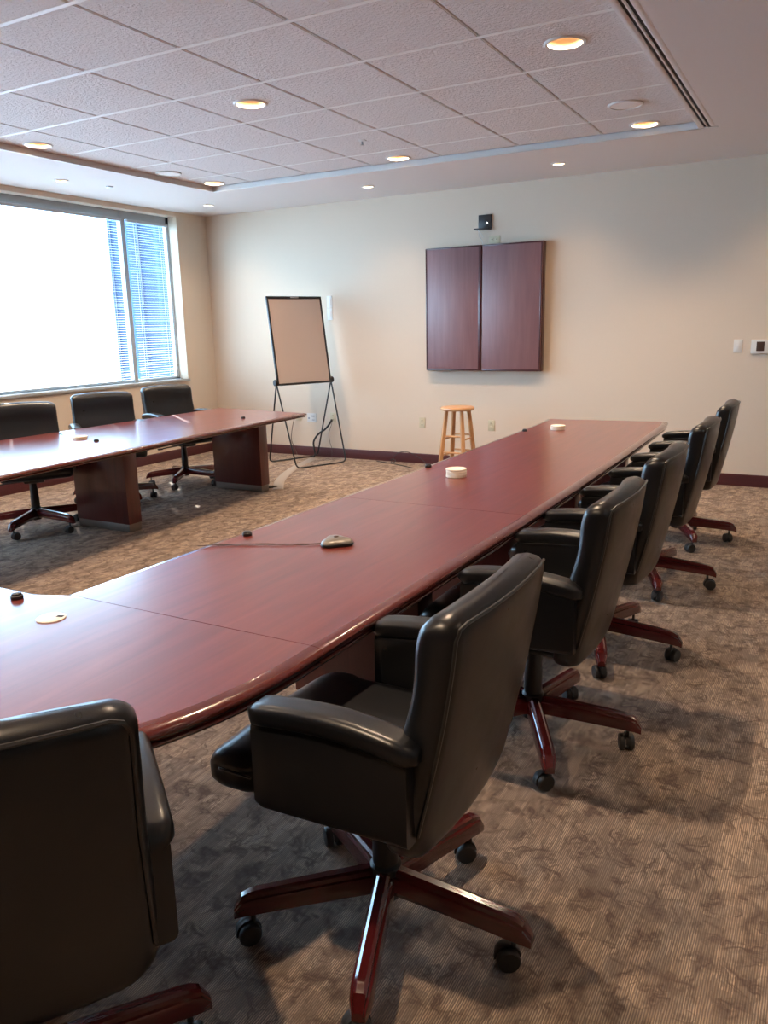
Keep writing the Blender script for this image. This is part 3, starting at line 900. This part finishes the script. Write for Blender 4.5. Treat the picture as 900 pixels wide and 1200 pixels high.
def plate(name, label, cat, x, z, w=.072, h=.115, kind='duplex', m=None, wall='far', group=None, horiz=False):
    m = m or M['ivory']
    if wall == 'far': t = thing(name, label, cat, (x, YB, z), group=group)
    if horiz: w, h = h, w
    b = bmesh.new(); box(b, -w/2, w/2, -.006, +.001, -h/2, h/2, .002); from_bm('cover_plate', b, m, t)
    b = bmesh.new()
    if kind == 'duplex':
        for s in (-1, 1):
            o_ = (s*.024, 0) if horiz else (0, s*.024)
            box(b, o_[0]-.016, o_[0]+.016, -.008, -.005, o_[1]-.016, o_[1]+.016, .001)
        from_bm('socket', b, m, t)
        b = bmesh.new()
        for s in (-1, 1):
            o_ = (s*.024, 0) if horiz else (0, s*.024)
            for q in (-.006, .006): box(b, o_[0]+q-.0015, o_[0]+q+.0015, -.0085, -.0075, o_[1]-.005, o_[1]+.006)
        from_bm('slot', b, M['black'], t, smooth=False)
    elif kind == 'switch':
        box(b, -.017, .017, -.009, -.005, -.033, .033, .0015); from_bm('rocker', b, m, t)
    elif kind == 'blank':
        for s in (-1, 1): box(b, -.003, .003, -.0075, -.0055, s*h*.36-.003, s*h*.36+.003)
        from_bm('screw', b, M['metalgrey'], t)
    elif kind == 'data':
        box(b, -w*.05, w*.32, -.0075, -.0055, h*.12, h*.24); box(b, -w*.36, -w*.22, -.0075, -.0055, -h*.15, h*.02); box(b, w*.05, w*.3, -.0075, -.0055, -h*.28, -h*.22)
        from_bm('jack', b, M['greymark'], t, smooth=False)
    elif kind == 'jack':
        box(b, -.012, .012, -.010, -.005, -.012, .012, .002); from_bm('jack', b, M['plastic'], t)
    return t
plate('wall_outlet', 'ivory duplex outlet plate just above the top edge of the wall cabinet', 'outlet', -3.045, 2.325, horiz=True)
plate('wall_outlet', 'ivory outlet plate low on the wall left of the wooden stool', 'outlet', -3.874, .455, group='ivory outlets low on the far wall')
plate('wall_outlet', 'ivory outlet plate low on the wall right of the wooden stool', 'outlet', -3.060, .457, group='ivory outlets low on the far wall')
plate('light_switch', 'white rocker light switch plate left of the thermostat', 'light switch', -.727, 1.263, kind='switch', m=M['white'])
plate('wall_socket', 'white socket plate behind the left easel leg, first of three low plates', 'outlet', -5.716, .456, m=M['white'], kind='jack', w=.08, h=.08)
plate('wall_socket', 'socket plate with a thin cable plugged in, between the easel legs', 'outlet', -5.538, .466, m=M['ivory'], kind='jack', w=.08, h=.1)
plate('data_plate', 'wide white data plate with small markings behind the easel', 'wall plate', -5.345, .458, w=.13, h=.105, kind='data', m=M['white'])
pl = plate('wall_outlet', 'ivory outlet with a thick black cord behind the right easel legs', 'outlet', -5.045, .470, m=M['ivory'])
plate('intercom_panel', 'tall white panel plate on the wall right of the easel board, upper one', 'wall plate', -5.035, 1.785, w=.07, h=.13, kind='switch', m=M['white'])
plate('intercom_panel', 'tall white panel plate on the wall right of the easel board, lower one', 'wall plate', -5.035, 1.650, w=.07, h=.13, kind='switch', m=M['white'])
t = thing('thermostat', 'white thermostat with a dark square display at the right end of the far wall', 'thermostat', (-.545, YB, 1.258))
b = bmesh.new(); box(b, -.075, .075, -.022, +.001, -.06, .06, .005); from_bm('housing', b, M['white'], t)
b = bmesh.new(); box(b, -.030, .034, -.0245, -.021, -.038, .042, .001); from_bm('display', b, M['brown_screen'], t)

# ------------------------------------------------------------------ stool
t = thing('wooden_stool', 'round-seated light wooden bar stool standing against the far wall', 'stool', (-3.165, 7.16, 0), D(-2))
SH = .715
b = bmesh.new(); lathe(b, [(.150, SH-.034), (.162, SH-.030), (.168, SH-.018), (.166, SH-.006), (.155, SH), (.12, SH-.001), (.002, SH-.004)], n=48); from_bm('seat', b, M['seatoak'], t)
def lp(a, z):
    r = .115+(SH-.03-z)/(SH-.03)*.085
    return Vector((r*math.cos(a), r*math.sin(a), z))
for q in range(4):
    a = q*PI/2+PI/4
    b = bmesh.new(); secs = []
    for k in range(9):
        z = (SH-.03)*k/8; c = lp(a, z); hw = .0165+.003*math.sin(PI*k/8)
        secs.append([(c.x+x*math.cos(a)-y*math.sin(a), c.y+x*math.sin(a)+y*math.cos(a), z) for x, y in rrect(hw, hw, .006, 1, 1, 3)])
    loft(b, secs); from_bm('leg', b, M['oak'], t)
for q in range(4):
    a0 = q*PI/2+PI/4; a1 = a0+PI/2
    for z in ((.235 if q % 2 else .27), (.40 if q % 2 else .43)):
        b = bmesh.new(); tube(b, [lp(a0, z), lp(a0, z).lerp(lp(a1, z), .5), lp(a1, z)], [.008, .010, .008], 10); from_bm('rung', b, M['oak'], t)

# ------------------------------------------------------------------ easel
C = Vector((-5.09, 7.31, 0)); ang = math.atan2(.915, .40)   # local x along the feet
t = thing('easel_board', 'black tubular flip-chart easel with a blank whiteboard by the far wall', 'easel', C+Vector((0, 0, .011)), ang)
# local: x across, y backwards (+y = away from the room side). local y = normal rotated; room side is -y
PZ, PW = .905, .355
def uleg(s):
    f = [(-PW, 0, PZ), (-PW+.015, s*.285*.55, PZ*.45), (-PW+.028, s*.285, .055), (-PW+.045, s*.298, .018), (-PW+.085, s*.30, .008), (0, s*.30, .008),
         (PW-.085, s*.30, .008), (PW-.045, s*.298, .018), (PW-.028, s*.285, .055), (PW-.015, s*.285*.55, PZ*.45), (PW, 0, PZ)]
    b = bmesh.new()
    pts = [Vector(f[0])]
    def arc(p0, p1, p2, n=5):
        return [Vector(p0)*(1-q/n)**2+Vector(p1)*2*(q/n)*(1-q/n)+Vector(p2)*(q/n)**2 for q in range(n+1)]
    A0 = Vector((-PW, 0, PZ)); A1 = Vector((-PW+.03, s*.30, .008)); B1 = Vector((PW-.03, s*.30, .008)); B0 = Vector((PW, 0, PZ))
    pts = [A0]+arc(A1+(A0-A1).normalized()*.06, A1, A1+Vector((.06, 0, 0)))+arc(B1-Vector((.06, 0, 0)), B1, B1+(B0-B1).normalized()*.06)+[B0]
    tube(b, pts, .0085, 10)
    from_bm('leg_frame', b, M['plastic'], t)
uleg(-1); uleg(1)
for s in (-1, 1):
    b = bmesh.new(); lathe(b, [(.030, -.022), (.034, -.018), (.034, .018), (.030, .022)], n=24)
    o = from_bm('pivot_knob', b, M['plastic'], t); o.rotation_euler = (0, PI/2, 0); o.location = (s*(PW+.002), 0, PZ+.01)
BW, BH = .35, .96
bd = bpy.data.objects.new('x', None)
bpy.data.objects.remove(bd)
tl = D(-9.5)
b = bmesh.new(); box(b, -BW+.012, BW-.012, -.006, .006, .012, BH-.012); pn = from_bm('writing_panel', b, M['whiteboard'], t, smooth=False)
b = bmesh.new()
box(b, -BW, -BW+.022, -.012, .012, 0, BH, .004); box(b, BW-.022, BW, -.012, .012, 0, BH, .004); box(b, -BW, BW, -.012, .012, BH-.028, BH, .004); box(b, -BW, BW, -.012, .012, 0, .02, .004)
fr = from_bm('board_frame', b, M['plastic'], t)
b = bmesh.new(); box(b, -BW+.02, BW-.02, -.05, -.010, -.004, .004, .002); box(b, -BW+.02, BW-.02, -.052, -.046, -.004, .014, .002); tr = from_bm('pen_tray', b, M['plastic'], t)
b = bmesh.new(); box(b, -.05, .05, -.018, -.010, BH-.022, BH-.008, .002); cl = from_bm('paper_clamp', b, M['metalgrey'], t)
for o in (pn, fr, tr, cl):
    o.rotation_euler = (tl, 0, 0); o.location = (0, -.012, PZ-.02)
# cords and floor duct around the easel
b = bmesh.new(); tube(b, smooth_path([(-5.045, YB-.03, .45), (-5.06, YB-.06, .40), (-5.10, YB-.10, .34), (-5.18, YB-.13, .28), (-5.23, YB-.15, .20), (-5.23, YB-.15, .12), (-5.22, YB-.15, .05), (-5.215, YB-.19, .018)], 6), .011, 10)
tag(from_bm('power_cord', b, M['plastic']), 'thick black power cord hanging from the outlet behind the easel', 'cord')
b = bmesh.new(); tube(b, smooth_path([(-5.040, YB-.02, .445), (-5.055, YB-.03, .38), (-5.09, YB-.035, .28), (-5.075, YB-.035, .17), (-5.06, YB-.03, .11), (-5.05, YB-.05, .02)], 6), .003, 6)
tag(from_bm('thin_cord', b, M['brown_screen']), 'thin brown cord hanging right of the thick black cord', 'cord')
b = bmesh.new(); tube(b, smooth_path([(-5.538, YB-.015, .470), (-5.57, YB-.05, .43), (-5.61, YB-.05, .30), (-5.63, YB-.04, .18), (-5.60, YB-.03, .09), (-5.55, YB-.05, .01)], 6), .004, 6)
tag(from_bm('thin_cord', b, M['brown_screen']), 'thin cord hanging from the socket between the left easel legs', 'cord')
# low rubber cable cover, D shaped section following a curve
pth = smooth_path([(-4.50, 5.95, 0), (-4.74, 6.30, 0), (-4.93, 6.68, 0), (-5.07, 7.05, 0), (-5.16, 7.38, 0), (-5.21, 7.62, 0)], 5)
b = bmesh.new(); secs = []
for i, p in enumerate(pth):
    tn = (pth[min(i+1, len(pth)-1)]-pth[max(i-1, 0)]).normalized(); sd = Vector((-tn.y, tn.x, 0))
    secs.append([tuple(p+sd*u+Vector((0, 0, z))) for u, z in ((-.052, .001), (-.046, .005), (-.028, .009), (0, .0105), (.028, .009), (.046, .005), (.052, .001))])
loft(b, secs); t = from_bm('cable_cover', b, M['duct']); tag(t, 'grey-beige rubber cable cover curving over the carpet from the window table to the wall', 'cable cover')
b = bmesh.new(); tube(b, smooth_path([(-4.57, 6.03, .008), (-4.62, 5.98, .008), (-4.68, 5.97, .008), (-4.76, 5.99, .008)], 5), .008, 8)
tag(from_bm('black_cable', b, M['plastic']), 'short black cable end poking out of the cable cover by the table foot', 'cord')
# loose cable on the floor left of the stool
b = bmesh.new(); tube(b, smooth_path([(-4.42, 7.72, .005), (-4.25, 7.66, .005), (-4.05, 7.58, .005), (-3.85, 7.48, .005)], 6), .0045, 6)
tube(b, smooth_path([(-4.20, 7.66, .005), (-4.20, 7.72, .06), (-4.14, 7.75, .115), (-4.04, 7.76, .125), (-3.93, 7.75, .09), (-3.83, 7.72, .05), (-3.76, 7.66, .02), (-3.70, 7.60, .006)], 6), .004, 6)
tube(b, smooth_path([(-4.22, 7.66, .006), (-4.17, 7.63, .008), (-4.15, 7.67, .03), (-4.19, 7.70, .045), (-4.23, 7.69, .03)], 5), .005, 6)
tag(from_bm('loose_cable', b, M['plastic']), 'looped black cable lying on the carpet by the wall left of the stool', 'cord')

# ------------------------------------------------------------------ daylight
w = bpy.data.worlds.new('World'); S.world = w; w.use_nodes = True
bg = w.node_tree.nodes['Background']; bg.inputs[0].default_value = (.50, .76, 1.0, 1); bg.inputs[1].default_value = 9.5
sun = bpy.data.lights.new('sun', 'SUN'); sun.energy = 13; sun.angle = math.radians(.53); sun.color = (1, .96, .9)
so = bpy.data.objects.new('sun', sun); COL.objects.link(so)
el = D(37); dv = Vector((.815*math.cos(el), -.58*math.cos(el), -math.sin(el)))
so.rotation_euler = dv.to_track_quat('-Z', 'Y').to_euler(); so.location = (-12, 10, 8)

# ------------------------------------------------------------------ camera
cam = bpy.data.cameras.new('camera'); co = bpy.data.objects.new('camera', cam); COL.objects.link(co)
cam.sensor_fit = 'HORIZONTAL'; cam.sensor_width = 36; cam.lens = 36*922.5/900
FWD, RGT, UPV = Vector((-.477, .849, -.229)), Vector((.874, .486, -.021)), Vector((-.094, .210, .973))
FWD.normalize(); RGT = (RGT-FWD*RGT.dot(FWD)).normalized(); UPV = RGT.cross(FWD)
m = Matrix((RGT, UPV, -FWD)).transposed().to_4x4(); m.translation = (0, 0, 1.4957)
co.matrix_world = m
cam.clip_start = .02
S.camera = co
S.view_settings.view_transform = 'Standard'; S.view_settings.look = 'None'
S.view_settings.gamma = 1; S.view_settings.use_curve_mapping = False
S.view_settings.exposure = 0.85
